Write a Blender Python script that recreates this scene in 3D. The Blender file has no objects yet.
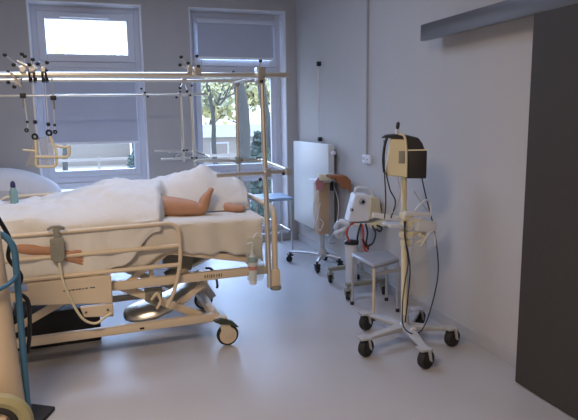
import bpy, bmesh, math, random
from mathutils import Vector, Matrix, noise
random.seed(7)
C = bpy.context.scene.collection
PI = math.pi
sc = bpy.context.scene
# ------------------------------------------------------------------ materials
def mat(name, col, rough=.6, metal=0, bump=0, scale=40, var=0, vscale=6, **kw):
    m = bpy.data.materials.new(name); m.use_nodes = True
    nt = m.node_tree; b = nt.nodes['Principled BSDF']
    b.inputs['Base Color'].default_value = (*col, 1); b.inputs['Roughness'].default_value = rough
    b.inputs['Metallic'].default_value = metal
    for k, v in kw.items(): b.inputs[k].default_value = v
    tc = nt.nodes.new('ShaderNodeTexCoord')
    if var:
        n = nt.nodes.new('ShaderNodeTexNoise'); n.inputs['Scale'].default_value = vscale; n.inputs['Detail'].default_value = 5
        nt.links.new(tc.outputs['Object'], n.inputs['Vector'])
        r = nt.nodes.new('ShaderNodeMix'); r.data_type = 'RGBA'
        r.inputs[6].default_value = (*[c*(1-var) for c in col], 1); r.inputs[7].default_value = (*[min(1, c*(1+var)) for c in col], 1)
        nt.links.new(n.outputs['Fac'], r.inputs[0]); nt.links.new(r.outputs[2], b.inputs['Base Color'])
    if bump:
        n = nt.nodes.new('ShaderNodeTexNoise'); n.inputs['Scale'].default_value = scale; n.inputs['Detail'].default_value = 4
        nt.links.new(tc.outputs['Object'], n.inputs['Vector'])
        bp = nt.nodes.new('ShaderNodeBump'); bp.inputs['Strength'].default_value = bump; bp.inputs['Distance'].default_value = .01
        nt.links.new(n.outputs['Fac'], bp.inputs['Height']); nt.links.new(bp.outputs['Normal'], b.inputs['Normal'])
    return m
M = dict(
 wall=mat('wall_paint', (.48,.465,.455), .75, bump=.06, scale=60, var=.03),
 ceil=mat('ceiling_paint', (.6,.6,.62), .9, var=.02),
 floor=mat('vinyl_floor', (.44,.43,.44), .36, bump=.02, scale=8, var=.06, vscale=2.5),
 pvc=mat('window_plastic', (.66,.68,.74), .35, var=.02),
 blind=mat('blind_fabric', (.50,.53,.62), .8, bump=.1, scale=300, var=.03),
 blindbar=mat('blind_bar', (.85,.86,.9), .3),
 rad=mat('radiator_enamel', (.62,.62,.60), .35, var=.02),
 door=mat('dark_door_laminate', (.040,.034,.028), .62, bump=.05, scale=90, var=.15, vscale=30),
 track=mat('brushed_aluminium', (.20,.19,.19), .33, .8, bump=.03, scale=200),
 cream=mat('cream_enamel', (.68,.57,.42), .38, var=.04),
 creamd=mat('cream_plastic', (.72,.66,.47), .45, var=.04),
 chrome=mat('chrome', (.82,.79,.70), .30, 1, var=.05),
 steel=mat('dull_steel', (.62,.62,.62), .35, .9, var=.06),
 black=mat('black_plastic', (.012,.012,.014), .5, var=.2),
 rubber=mat('black_rubber', (.018,.017,.016), .75, bump=.1, scale=80, var=.2),
 linen=mat('white_linen', (.70,.68,.64), .9, bump=.6, scale=16, var=.04),
 sheet=mat('bed_sheet', (.66,.62,.55), .9, bump=.2, scale=20, var=.05),
 pillow=mat('pillow_cotton', (.78,.78,.80), .9, bump=.2, scale=18, var=.03),
 skin=mat('skin', (.46,.24,.14), .6, bump=.08, scale=60, var=.12, vscale=14),
 grey=mat('grey_plastic', (.25,.25,.21), .5, var=.06),
 lgrey=mat('light_grey_plastic', (.42,.42,.43), .5, var=.05),
 white=mat('white_plastic', (.70,.72,.76), .4, var=.03),
 blue=mat('blue_paint', (.045,.14,.24), .4, var=.12, vscale=20),
 yellow=mat('olive_yellow_paint', (.33,.30,.16), .5, var=.12),
 oxy=mat('cylinder_cream', (.66,.52,.36), .45, var=.05),
 teal=mat('dark_blue_cap', (.015,.02,.09), .4),
 green=mat('dark_green_pedal', (.04,.05,.035), .5),
 red=mat('red_tube', (.50,.05,.03), .4),
 label=mat('label_red', (.65,.15,.12), .6),
 brown=mat('brown_paper', (.30,.12,.045), .7, bump=.2, scale=30, var=.15, vscale=15),
 wood=mat('tan_panel', (.50,.35,.22), .6, var=.08),
 pink=mat('pink_paper', (.45,.20,.22), .7, var=.2, vscale=40),
 seatblue=mat('pale_blue_seat', (.28,.36,.48), .5, var=.04),
 text=mat('grey_print', (.12,.11,.10), .7),
 grass=mat('autumn_grass', (.60,.52,.38), .95, bump=.3, scale=5, var=.35, vscale=1.2),
 road=mat('pale_path', (.55,.54,.52), .9, var=.1),
 bark=mat('tree_bark', (.07,.07,.06), .95, bump=.5, scale=12, var=.3, vscale=6),
 leafy=mat('yellow_leaves', (.80,.70,.36), .8, var=.4, vscale=4),
 grey_seat=mat('grey_seat_plastic', (.30,.31,.34), .45, var=.04),
 leafp=mat('pale_olive_leaves', (.55,.56,.34), .8, var=.4, vscale=4),
 leafg=mat('green_leaves', (.08,.13,.09), .8, var=.4, vscale=4),
 house=mat('house_render', (.40,.36,.32), .9, var=.06),
 roof=mat('grey_roof', (.34,.30,.27), .8, bump=.3, scale=12, var=.15),
)
def glassy(name, col, tr, rough=.05):
    m = bpy.data.materials.new(name); m.use_nodes = True; nt = m.node_tree
    nt.nodes.remove(nt.nodes['Principled BSDF']); out = nt.nodes['Material Output']
    t = nt.nodes.new('ShaderNodeBsdfTransparent'); t.inputs[0].default_value = (*col, 1)
    g = nt.nodes.new('ShaderNodeBsdfPrincipled'); g.inputs['Base Color'].default_value = (*col, 1); g.inputs['Roughness'].default_value = rough
    x = nt.nodes.new('ShaderNodeMixShader'); x.inputs[0].default_value = tr
    nt.links.new(t.outputs[0], x.inputs[1]); nt.links.new(g.outputs[0], x.inputs[2]); nt.links.new(x.outputs[0], out.inputs[0])
    return m
M['glass'] = glassy('window_glass', (.93,.96,1), .06)
M['clear'] = glassy('clear_plastic', (.88,.90,.88), .13, .2)
M['film'] = glassy('plastic_film', (.92,.90,.86), .10, .3)
M['frost'] = glassy('cloudy_plastic', (.80,.82,.86), .72, .35)
M['tealc'] = glassy('tinted_plastic', (.35,.55,.55), .6, .2)

# ------------------------------------------------------------------ mesh helpers
BA = math.radians(1.5); BO = Vector((0, 3.84, 0))
BED = Matrix.Translation(BO) @ Matrix.Rotation(BA, 4, 'Z')
ID = Matrix.Identity(4)
FR = [ID]
def rnd(pts, r, n=6):
    P = [Vector(p) for p in pts]; out = [P[0]]
    for i in range(1, len(P)-1):
        a, b, c = P[i-1], P[i], P[i+1]
        d = min(r, (a-b).length*.49, (c-b).length*.49)
        p, q = b+(a-b).normalized()*d, b+(c-b).normalized()*d
        for k in range(n+1):
            t = k/n; out.append(p*(1-t)**2 + b*2*t*(1-t) + q*t*t)
    out.append(P[-1]); return out
def spline(pts, n=8):
    P = [Vector(p) for p in pts]; P = [P[0]*2-P[1]] + P + [P[-1]*2-P[-2]]; out = []
    for i in range(1, len(P)-2):
        a, b, c, d = P[i-1:i+3]
        for k in range(n):
            t = k/n
            out.append(.5*((2*b)+(c-a)*t+(2*a-5*b+4*c-d)*t*t+(3*b-a-3*c+d)*t**3))
    out.append(P[-2]); return out
class MB:
    def __init__(s): s.bm = bmesh.new()
    def box(s, c, size, rot=None, bev=0):
        r = bmesh.ops.create_cube(s.bm, size=1)
        m = Matrix.Translation(c) @ (rot.to_4x4() if rot else ID) @ Matrix.Diagonal((*size, 1))
        bmesh.ops.transform(s.bm, matrix=m, verts=r['verts'])
        if bev:
            e = list({e for v in r['verts'] for e in v.link_edges})
            bmesh.ops.bevel(s.bm, geom=e, offset=bev, segments=2, affect='EDGES', profile=.6)
        return s
    def ab(s, a, b, bev=0):
        a, b = Vector(a), Vector(b); d = b-a
        return s.box((a+b)/2, (abs(d.x), abs(d.y), abs(d.z)), None, bev)
    def bar(s, a, b, w, h, bev=0):     # rectangular bar from a to b, w sideways, h upright
        a, b = Vector(a), Vector(b); d = b-a; x = d.normalized()
        up = Vector((0,0,1)) if abs(x.z) < .95 else Vector((0,1,0))
        y = up.cross(x).normalized(); z = x.cross(y)
        R = Matrix((x, y, z)).transposed()
        return s.box((a+b)/2, (d.length, w, h), R, bev)
    def tube(s, pts, r, seg=10, closed=False):
        P = [Vector(p) for p in pts]; n = len(P); rr = r if isinstance(r, (list, tuple)) else [r]*n
        rings = []; up = None
        for i, p in enumerate(P):
            if closed: t = (P[(i+1) % n]-P[i-1]).normalized()
            else: t = (P[min(i+1, n-1)]-P[max(i-1, 0)]).normalized()
            if up is None: up = Vector((0,0,1)) if abs(t.z) < .9 else Vector((1,0,0))
            x = (up - t*up.dot(t)).normalized(); y = t.cross(x); up = x
            rings.append([s.bm.verts.new(p+(x*math.cos(a)+y*math.sin(a))*rr[i]) for a in [2*PI*k/seg for k in range(seg)]])
        m = n if closed else n-1
        for i in range(m):
            A, B = rings[i], rings[(i+1) % n]
            for k in range(seg): s.bm.faces.new((A[k], A[(k+1) % seg], B[(k+1) % seg], B[k]))
        if not closed:
            s.bm.faces.new(rings[0][::-1]); s.bm.faces.new(rings[-1])
        return s
    def cyl(s, a, b, r, r2=None, seg=20): return s.tube([a, b], [r, r if r2 is None else r2], seg)
    def lathe(s, base, prof, axis=(0,0,1), seg=28):
        ax = Vector(axis).normalized(); base = Vector(base); u = Vector((0,0,1)) if abs(ax.z) < .9 else Vector((1,0,0))
        x = (u-ax*u.dot(ax)).normalized(); y = ax.cross(x); rings = []
        for r, h in prof:
            rings.append([s.bm.verts.new(base+ax*h+(x*math.cos(2*PI*k/seg)+y*math.sin(2*PI*k/seg))*max(r, 1e-4)) for k in range(seg)])
        for A, B in zip(rings, rings[1:]):
            for k in range(seg): s.bm.faces.new((A[k], A[(k+1) % seg], B[(k+1) % seg], B[k]))
        s.bm.faces.new(rings[0][::-1]); s.bm.faces.new(rings[-1]); return s
    def ball(s, c, r, sc_=(1,1,1), seg=16):
        q = bmesh.ops.create_uvsphere(s.bm, u_segments=seg, v_segments=max(6, seg//2), radius=r)
        bmesh.ops.transform(s.bm, matrix=Matrix.Translation(c) @ Matrix.Diagonal((*sc_, 1)), verts=q['verts']); return s
    def ring(s, c, axis, R, r, seg=24):
        ax = Vector(axis).normalized(); u = Vector((0,0,1)) if abs(ax.z) < .9 else Vector((1,0,0))
        x = (u-ax*u.dot(ax)).normalized(); y = ax.cross(x); c = Vector(c)
        return s.tube([c+(x*math.cos(2*PI*k/seg)+y*math.sin(2*PI*k/seg))*R for k in range(seg)], r, 8, True)
    def prism(s, poly, off):           # planar polygon extruded by vector
        off = Vector(off); A = [s.bm.verts.new(Vector(p)) for p in poly]; B = [s.bm.verts.new(Vector(p)+off) for p in poly]
        s.bm.faces.new(A[::-1]); s.bm.faces.new(B); n = len(A)
        for i in range(n): s.bm.faces.new((A[i], A[(i+1) % n], B[(i+1) % n], B[i]))
        return s
    def build(s, name, m, parent=None, bev=0, smooth=True, sub=0):
        bm = s.bm; bmesh.ops.transform(bm, matrix=FR[0], verts=bm.verts)
        bmesh.ops.recalc_face_normals(bm, faces=bm.faces)
        if parent is not None:
            org = parent['_w'] if '_w' in parent else (0,0,0); org = Vector(org)
        else:
            xs = [v.co.x for v in bm.verts]; ys = [v.co.y for v in bm.verts]; zs = [v.co.z for v in bm.verts]
            org = Vector(((min(xs)+max(xs))/2, (min(ys)+max(ys))/2, min(zs)))
        bmesh.ops.translate(bm, vec=-org, verts=bm.verts)
        if smooth:
            for f in bm.faces: f.smooth = True
            for e in bm.edges:
                if len(e.link_faces) == 2 and e.calc_face_angle(0) > .7: e.smooth = False
        me = bpy.data.meshes.new(name); bm.to_mesh(me); bm.free()
        o = bpy.data.objects.new(name, me); C.objects.link(o); me.materials.append(M[m] if isinstance(m, str) else m)
        if parent is not None: o.parent = parent
        else: o.location = org
        o['_w'] = list(org)
        if bev:
            b = o.modifiers.new('bevel', 'BEVEL'); b.width = bev; b.segments = 2; b.limit_method = 'ANGLE'
        if sub:
            b = o.modifiers.new('sub', 'SUBSURF'); b.levels = sub; b.render_levels = sub
        return o
def tag(o, label, cat, group=None):
    o['label'] = label; o['category'] = cat
    if group: o['group'] = group
    return o
def thing(name, label, cat, loc, group=None):
    o = bpy.data.objects.new(name, None); C.objects.link(o); w = FR[0] @ Vector(loc)
    o.location = w; o['_w'] = list(w); o.empty_display_size = .1
    return tag(o, label, cat, group)
def struct(o): o['kind'] = 'structure'; return o
def sroot(name, loc):
    o = bpy.data.objects.new(name, None); C.objects.link(o); o.location = loc; o['_w'] = list(loc); o['kind'] = 'structure'; return o

# ------------------------------------------------------------------ room
XW, YW, HC, XL, YF = 2.46, 7.07, 3.25, -2.9, -1.6
struct(MB().ab((XL-.2, YF-.2, -.1), (XW+.2, YW+.4, 0)).build('floor', 'floor', smooth=False))
struct(MB().ab((XL-.2, YF-.2, HC), (XW+.2, YW+.4, HC+.15)).build('ceiling', 'ceil', smooth=False))
struct(MB().ab((XW, YF-.2, 0), (XW+.2, YW+.4, HC)).build('wall_right', 'wall', smooth=False))
struct(MB().ab((XL-.2, YF-.2, 0), (XL, YW+.4, HC)).build('wall_left', 'wall', smooth=False))
struct(MB().ab((XL, YF-.2, 0), (XW, YF, HC)).build('wall_front', 'wall', smooth=False))
W1 = (-.63, .58, .16, 2.90); W2 = (1.13, 2.33, .10, 2.90)   # x0,x1,z0,z1 openings
T = .40
wb = MB(); xs = [XL, W1[0], W1[1], W2[0], W2[1], XW]
wb.ab((xs[0], YW, 0), (xs[1], YW+T, HC)); wb.ab((xs[2], YW, 0), (xs[3], YW+T, HC)); wb.ab((xs[4], YW, 0), (xs[5], YW+T, HC))
for w in (W1, W2):
    wb.ab((w[0], YW, 0), (w[1], YW+T, w[2])); wb.ab((w[0], YW, w[3]), (w[1], YW+T, HC))
struct(wb.build('wall_back', 'wall', smooth=False))
struct(MB().ab((XW-.012, YF, 0), (XW, YW, .09)).build('baseboard_right', 'lgrey', bev=.003))
struct(MB().ab((XL, YW-.012, 0), (XW-.012, YW, .09)).build('baseboard_back', 'lgrey', bev=.003))
YG = YW+.25
for w_, nm in ((W1,'trim_3'),(W2,'trim_4')):
    k = MB(); k.ab((w_[0], YW-.004, w_[2]), (w_[0]+.012, YG-.036, w_[3])).ab((w_[1]-.012, YW-.004, w_[2]), (w_[1], YG-.036, w_[3])).ab((w_[0]+.012, YW-.004, w_[3]-.012), (w_[1]-.012, YG-.036, w_[3]))
    struct(k.build(nm, 'blindbar', smooth=False))
def window(name, w, mull, fw=.075):
    x0, x1, z0, z1 = w; r = sroot(name, ((x0+x1)/2, YG, z0))
    f = MB(); d0, d1 = YG-.035, YG+.035
    f.ab((x0, d0, z0), (x0+fw, d1, z1)); f.ab((x1-fw, d0, z0), (x1, d1, z1))
    f.ab((x0+fw, d0, z0), (x1-fw, d1, z0+fw)); f.ab((x0+fw, d0, z1-fw), (x1-fw, d1, z1))
    for m in mull: f.ab((x0+fw, d0, m-.035), (x1-fw, d1, m+.035))
    f.build('window_frame', 'pvc', r, bev=.006, smooth=False)
    zz = [z0+fw-.035]+mull+[z1-fw+.035]
    for a, b in zip(zz, zz[1:]):
        s = MB(); xa, xb, za, zb = x0+fw, x1-fw, a+.035, b-.035; sw = .075 if b < z1-.1 else .085
        s.ab((xa, d0-.02, za), (xa+sw, d0+.03, zb)); s.ab((xb-sw, d0-.02, za), (xb, d0+.03, zb))
        s.ab((xa+sw, d0-.02, za), (xb-sw, d0+.03, za+sw)); s.ab((xa+sw, d0-.02, zb-sw), (xb-sw, d0+.03, zb))
        so = s.build('sash', 'pvc', r, bev=.008, smooth=False)
        MB().ab((xa+sw-.01, d0+.002, za+sw-.01), (xb-sw+.01, d0+.012, zb-sw+.01)).build('pane', 'glass', so, smooth=False)
    return r
window('window_1', W1, [.90, 2.235])
window('window_2', W2, [.90, 2.205])
struct(MB().ab((W1[0]-.03, YW-.05, W1[2]-.03), (W1[1]+.03, YW+.215, W1[2]), ).build('trim_1', 'pvc', bev=.006))
def blind(label, x0, x1, ztop, zbot, y, bar='blindbar'):
    r = thing('roller_blind', label, 'blind', ((x0+x1)/2, y, zbot), 'roller blinds on the windows')
    MB().ab((x0-.01, y-.03, ztop-.05), (x1+.01, y+.03, ztop), .008).build('cassette', 'pvc', r)
    if ztop-zbot > .15:
        MB().ab((x0, y-.003, zbot), (x1, y+.003, ztop-.04)).build('blind_fabric', 'blind', r, smooth=False)
        MB().ab((x0, y-.008, zbot-.012), (x1, y+.008, zbot+.016), .003).build('bottom_bar', bar, r)
yb = YG-.09
blind('half lowered grey blind on the left window above the lower glass strip', -.53, .48, 2.17, 1.33, yb)
blind('blind rolled up to its cassette over the bright left transom window', -.30, .22, 2.80, 2.74, yb-.01)
blind('lowered grey blind with white bottom bar covering the right transom window', 1.25, 2.21, 2.80, 2.335, yb)

# sliding door and its track
tr = sroot('trim_2', (2.36, 2.0, 2.13))
MB().ab((2.295, -1.0, 2.135), (2.335, 3.82, 2.25), .004).build('track_cover', 'track', tr)
MB().ab((2.34, -1.0, 2.19), (XW, 3.815, 2.235)).build('track_rail', 'steel', tr)
dr = sroot('door_1', (2.33, 2.0, .01))
MB().ab((2.297, .9, .012), (2.337, 2.66, 2.14), .003).build('door_panel', 'door', dr, smooth=False)
MB().tube(rnd([(2.30,1.1,.85),(2.25,1.1,.85),(2.25,1.1,1.25),(2.30,1.1,1.25)], .03), .012).build('door_handle', 'steel', dr)

# radiator
ra = thing('radiator', 'tall white enamelled panel radiator on the right wall by the window corner', 'radiator', (2.38, 6.3, .28))
x = 2.345
MB().ab((x, 5.72, .30), (x+.02, 6.88, 1.31), .012).build('front_panel', 'rad', ra)
MB().ab((x+.055, 5.74, .31), (x+.072, 6.86, 1.30), .006).build('rear_panel', 'rad', ra)
g = MB()
g.ab((x+.02, 5.73, 1.285), (x+.055, 6.87, 1.30))
for i in range(56): g.ab((x+.021, 5.76+i*.02, .34), (x+.054, 5.764+i*.02, 1.285))
g.build('top_grille', 'rad', ra)
for yy in (5.72, 6.87): MB().ab((x+.005, yy, .32), (x+.07, yy+.012, 1.30), .003).build('side_panel', 'rad', ra)
for yy in (5.95, 6.65):
    MB().ab((x+.072, yy, .5), (XW-.001, yy+.04, .53)).build('wall_bracket', 'rad', ra)
MB().tube(rnd([(x+.035,5.80,.31),(x+.035,5.80,.2),(XW-.001,5.80,.2)], .03), .009).build('pipe', 'rad', ra)
MB().lathe((x+.035, 5.71, 1.22), [(.012,0),(.012,.02),(.022,.025),(.022,.07),(.015,.08)], (0,-1,0)).build('valve_head', 'white', ra)
# thin rod on wall with black clips
q = thing('wall_rod', 'thin pale vertical rod with black end clips above the radiator', 'rod', (2.43, 6.2, 1.32))
MB().cyl((2.43, 6.2, 1.33), (2.43, 6.22, 2.18), .005, seg=8).build('rod', 'steel', q)
for z, yy in ((1.345, 6.2), (2.19, 6.22)): MB().ab((2.415, yy-.02, z-.025), (XW, yy+.02, z+.025), .005).build('clip', 'black', q)
# conduit and socket
tag(MB().ab((XW-.022, 5.0, 1.24), (XW, 5.03, HC), .004).build('cable_conduit', 'lgrey'), 'narrow grey cable conduit running up the right wall to the ceiling', 'conduit')
s = thing('power_socket', 'white double wall socket at the foot of the cable conduit', 'socket', (XW, 4.97, 1.17))
MB().ab((XW-.03, 4.90, 1.155), (XW, 5.07, 1.235), .006).build('socket_housing', 'white', s)
for yy in (4.945, 5.025):
    f = MB().lathe((XW-.03, yy, 1.195), [(.030,0),(.030,.004),(.026,.004),(.024,.001)], (-1,0,0), 20).build('socket_face', 'white', s)
    MB().cyl((XW-.034, yy-.008, 1.195), (XW-.030, yy-.008, 1.195), .0035, seg=8).cyl((XW-.034, yy+.008, 1.195), (XW-.030, yy+.008, 1.195), .0035, seg=8).build('socket_hole', 'black', f)
# ceiling lamp behind the photographer (out of frame)
def lamp_fix(loc, name, label, e, col, sx, sy, rot=(0,0,0)):
    r = thing(name, label, 'lamp', loc)
    MB().box((loc[0], loc[1], HC-.03), (sx+.06, sy+.06, .06), None, .008).build('lamp_housing', 'white', r)
    l = bpy.data.lights.new(name, 'AREA'); l.shape = 'RECTANGLE'; l.size = sx; l.size_y = sy; l.energy = e; l.color = col
    o = bpy.data.objects.new('lamp_light', l); C.objects.link(o); o.location = (0, 0, 0); o.rotation_euler = rot; o.parent = r
    return r
lamp_fix((-1.0, .9, HC-.07), 'unseen_ceiling_lamp', 'long white ceiling lamp over the entrance side of the room', 66, (1, .78, .58), 1.2, .4)
lamp_fix((.2, 4.3, HC-.07), 'unseen_ceiling_lamp', 'unseen ceiling lamp added as cool fill above the middle of the room', 24, (.52, .66, 1), 1.6, 1.2)  # added lamp out of view, cool fill to lift the interior against the windows

# ------------------------------------------------------------------ castor helper
def castor(par, x, y, r=.055, w=.03, ang=0, wm='rubber', fm='grey', top=None, cover=None):
    d = Vector((math.cos(ang), math.sin(ang), 0)); n = Vector((-d.y, d.x, 0)); c = Vector((x, y, r))
    top = top or 2*r+.05
    wh = MB().lathe(c-n*w/2, [(r*.55,-.001),(r*.9,0),(r,w*.25),(r,w*.75),(r*.9,w),(r*.55,w+.001)], n, 24).build('castor_wheel', wm, par)
    f = MB(); f.lathe(c-n*(w/2+.004), [(r*.55,0),(r*.5,-.003)] if False else [(r*.62,0),(r*.62,w+.008)], n, 20)
    f.build('hub', cover or fm, wh)
    k = MB()
    for s_ in (-1, 1): k.bar(c+n*s_*(w/2+.012), c-d*r*.3+n*s_*(w/2+.012)+Vector((0,0,r+.02)), .006, r*.7)
    k.box((c.x-d.x*r*.3, c.y-d.y*r*.3, 2*r+.012), (w+.03, w+.03, .016), None, .004)
    k.cyl((c.x-d.x*r*.3, c.y-d.y*r*.3, 2*r+.01), (c.x-d.x*r*.3, c.y-d.y*r*.3, top), .012, seg=12)
    k.build('castor_fork', fm, par)

# ------------------------------------------------------------------ BED (bed frame: u along towards foot, v away from camera)
FR[0] = BED
bed = thing('hospital_bed', 'cream hospital bed with side rails and castors in the foreground, patient lying on it', 'bed', (.1, .43, 0))
fr = MB()
for v in (.06, .80): fr.bar((-1.05, v, .50), (1.12, v, .505), .04, .06, .004)
for u in (-1.0, -.2, .55, 1.08): fr.bar((u, .06, .50), (u, .80, .50), .04, .05, .004)
fr.build('bed_frame', 'cream', bed)
dk = MB()
for v in (.075, .785): dk.bar((.45, v, .70), (1.06, v, .575), .03, .045, .004); dk.bar((-1.0, v, .70), (.45, v, .70), .03, .045, .004)
for i in range(17): dk.bar((-.98+i*.092, .08, .715), (-.98+i*.092, .78, .715), .05, .012)
for i in range(6): dk.bar((.52+i*.1, .08, .70-i*.0203), (.52+i*.1, .78, .70-i*.0203), .05, .012)
for u in (-.6, .3): dk.bar((u, .075, .52), (u, .075, .70), .03, .03); dk.bar((u, .785, .52), (u, .785, .70), .03, .03)
dk.build('mattress_deck', 'cream', bed)
# printed marks on frame beam
pr = MB()
for i, (a, b) in enumerate([(0,.012),(.018,.012),(.034,.008),(.046,.014),(.064,.012),(.085,.01),(.10,.014),(.118,.01)]):
    pr.ab((.66+a, .0395, .492), (.66+a+b*.7, .041, .515))
pr.build('printed_marks', 'text', bed)
# base
bs = MB()
for v in (.05, .78): bs.bar((-.95, v, .195), (.74, v, .2), .05, .055, .006)
bs.bar((-.93, .05, .2), (-.93, .78, .2), .06, .06, .006); bs.bar((.73, .05, .2), (.73, .78, .2), .06, .05, .006)
bs.build('base_frame', 'cream', bed)
MB().ab((.20, .0235, .186), (.23, .026, .200)).build('base_slot', 'black', bed)
# scissor links
def link(a, b, v, w=.05, m='cream'):
    k = MB(); k.bar((a[0], v, a[1]), (b[0], v, b[1]), .02, w, .005)
    for p in (a, b): k.cyl((p[0], v-.02, p[1]), (p[0], v+.02, p[1]), w*.5, seg=16)
    o = k.build('scissor_link', m, bed)
    for p in (a, b): MB().lathe((p[0], v-.02, p[1]), [(.010,0),(.010,.006),(.005,.009)], (0,-1,0), 12).build('pivot_bolt', 'steel', o)
for v in (.11, .74):
    link((-.62, .25), (-.20, .46), v); link((.05, .50), (.62, .21), v, .055); link((.46, .28), (.66, .42), v+.025, .045)
MB().prism([(.25,.10,.45),(.37,.10,.45),(.37,.10,.36),(.32,.10,.31),(.25,.10,.36)], (0,.012,0)).build('pivot_plate', 'grey', bed, bev=.004)
MB().ab((.655, .30, .30), (.735, .42, .43), .01).build('drive_box', 'lgrey', bed)
MB().tube(rnd([(.29,.05,.38),(.33,.045,.43),(.355,.04,.36),(.32,.04,.315)],.02), .010).build('release_hook', 'cream', bed)
MB().bar((.12,.075,.50), (.42,.075,.70), .025, .035, .004).build('deck_strut', 'cream', bed)
MB().cyl((.52, .34, .47), (.95, .34, .64), .014).build('steel_strut', 'chrome', bed)
MB().cyl((.44, .40, .44), (.74, .40, .60), .035).build('actuator', 'grey', bed)
MB().bar((.42,.30,.60), (.62,.30,.56), .14, .12, .02).build('motor_housing', 'grey', bed)
MB().bar((.70,.62,.40), (.84,.62,.16), .03, .05, .006).build('steel_strut', 'steel', bed)
for (a, b) in [((.80,.41),(.85,.37)), ((.84,.33),(.87,.26)), ((.70,.24),(.75,.20))]:
    MB().tube(spline([(a[0]-.02,.60,a[1]+.005),(a[0]+.02,.59,a[1]),(b[0],.59,b[1]),(b[0]-.003,.60,b[1]-.015)],4), .010).build('foot_lever', 'black', bed)
# long shiny shroud low under the bed
sh = MB(); st = []
pth = [(.12,.165,.05,.02),(.135,.165,.09,.045),(.17,.165,.13,.065),(.24,.17,.16,.082),(.34,.185,.17,.09),(.46,.225,.16,.088),(.58,.285,.15,.08),(.68,.36,.13,.06),(.72,.42,.10,.03)]
rg = []
for u, z, hv, hz in pth:
    rg.append([sh.bm.verts.new((u, .42+hv*math.cos(a), z+hz*math.sin(a)*(1 if math.sin(a)>0 else .6))) for a in [2*PI*k/20 for k in range(20)]])
for A, B in zip(rg, rg[1:]):
    for k in range(20): sh.bm.faces.new((A[k], A[(k+1)%20], B[(k+1)%20], B[k]))
sh.bm.faces.new(rg[0]); sh.bm.faces.new(rg[-1][::-1])
sh.build('steel_shroud', 'chrome', bed)
# castors of bed
for (u, v) in ((.80, -.01), (.80, .84), (-.90, -.01), (-.90, .84)):
    w = MB().lathe((u, v-.02, .078), [(.045,-.001),(.070,0),(.078,.010),(.078,.030),(.070,.04),(.045,.041)], (0,1,0), 32).build('castor_wheel', 'rubber', bed)
    MB().lathe((u, v-.027, .078), [(.060,0),(.063,.01),(.063,.044),(.060,.054)], (0,1,0), 28).build('wheel_cover', 'cream', w)
    f = MB(); f.prism([(u-.045, v-.035, .08),(u+.01, v-.035, .065),(u+.035, v-.035, .10),(u+.0, v-.035, .19),(u-.06, v-.035, .19)], (0,.010,0))
    f.cyl((u-.03, v, .16), (u-.03, v, .20), .03); f.ab((u-.09, v-.02, .172), (u+.0, v+.05, .212), .008)
    f.build('castor_fork', 'cream', bed)
pd = MB(); pd.prism([(.69,-.06,.205),(.75,-.06,.215),(.83,-.06,.185),(.875,-.06,.135),(.85,-.06,.14),(.80,-.06,.165),(.74,-.06,.175)], (0,.035,0))
pd.build('brake_pedal', 'green', bed, bev=.004)
# side rails
def siderail(v, z0, sgn):
    o = MB().tube(rnd([(-.66,v,.34+z0),(-.70,v,.6+z0),(-.70,v,.90+z0),(.49,v,.912+z0),(.495,v,.64+z0),(.44,v,.43+z0),(.385,v,.33+z0)], .09), .0135, 12).build('side_rail', 'cream', bed)
    for zz in (.752, .620): MB().tube([(-.70, v, zz+z0-.002), (.49, v, zz+z0)], .0155, 12).build('rail_bar', 'cream', o)
    return o
sr = siderail(0, 0, 1); siderail(.885, .140, -1)
pn = MB().prism([(-.47,-.022,.60),(.035,-.022,.60),(.035,-.022,.405),(-.46,-.022,.455)], (0,.04,0)).build('control_panel', 'cream', bed, bev=.008)
MB().prism([(-.17,-.020,.405),(.035,-.020,.405),(.035,-.020,.315),(-.15,-.020,.335)], (0,.035,0)).build('panel_box', 'cream', bed, bev=.006)
for u in (-.135, .0): MB().cyl((u,-.026,.368), (u,-.019,.368), .008, seg=10).build('screw', 'text', bed)
MB().prism([(-.47,-.025,.60),(.02,-.025,.60),(.02,-.025,.575),(-.47,-.025,.575)], (0,.004,0)).build('panel_lip', 'cream', bed)
pm = MB()
for a, b in [(-.262,.014),(-.243,.006),(-.226,.008),(-.213,.02),(-.188,.012),(-.172,.016),(-.150,.012),(-.130,.016),(-.10,.03)]:
    pm.ab((a, -.0235, .528+a*.02), (a+b, -.021, .536+a*.02))
pm.build('printed_marks', 'text', bed)
# foot end tube frame
fe = MB().tube(rnd([(1.165,-.01,.40),(1.165,-.01,.965),(1.15,.44,.985),(1.165,.89,.975),(1.165,.89,.42)], .09, 8), .021, 14).build('foot_end_frame', 'cream', bed)
MB().tube(rnd([(1.13,.06,.52),(1.13,.06,.86),(1.12,.82,.88),(1.13,.82,.52)], .06), .014).build('inner_foot_frame', 'cream', bed)
for v in (-.02, .90):
    MB().lathe((1.165, v, .372), [(.038,0),(.042,.005),(.042,.022),(.038,.027)]).build('corner_bumper', 'grey', bed)
    MB().ab((1.12, v-.03, .40), (1.195, v+.03, .52), .01).build('corner_block', 'cream', bed)
he = MB().tube(rnd([(-1.12,.0,.40),(-1.12,.0,1.15),(-1.12,.87,1.15),(-1.12,.87,.40)], .09, 8), .021, 14).build('head_end_frame', 'cream', bed)
MB().ab((-1.13,.05,.6),(-1.11,.82,1.1),.01).build('headboard', 'cream', bed)

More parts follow.
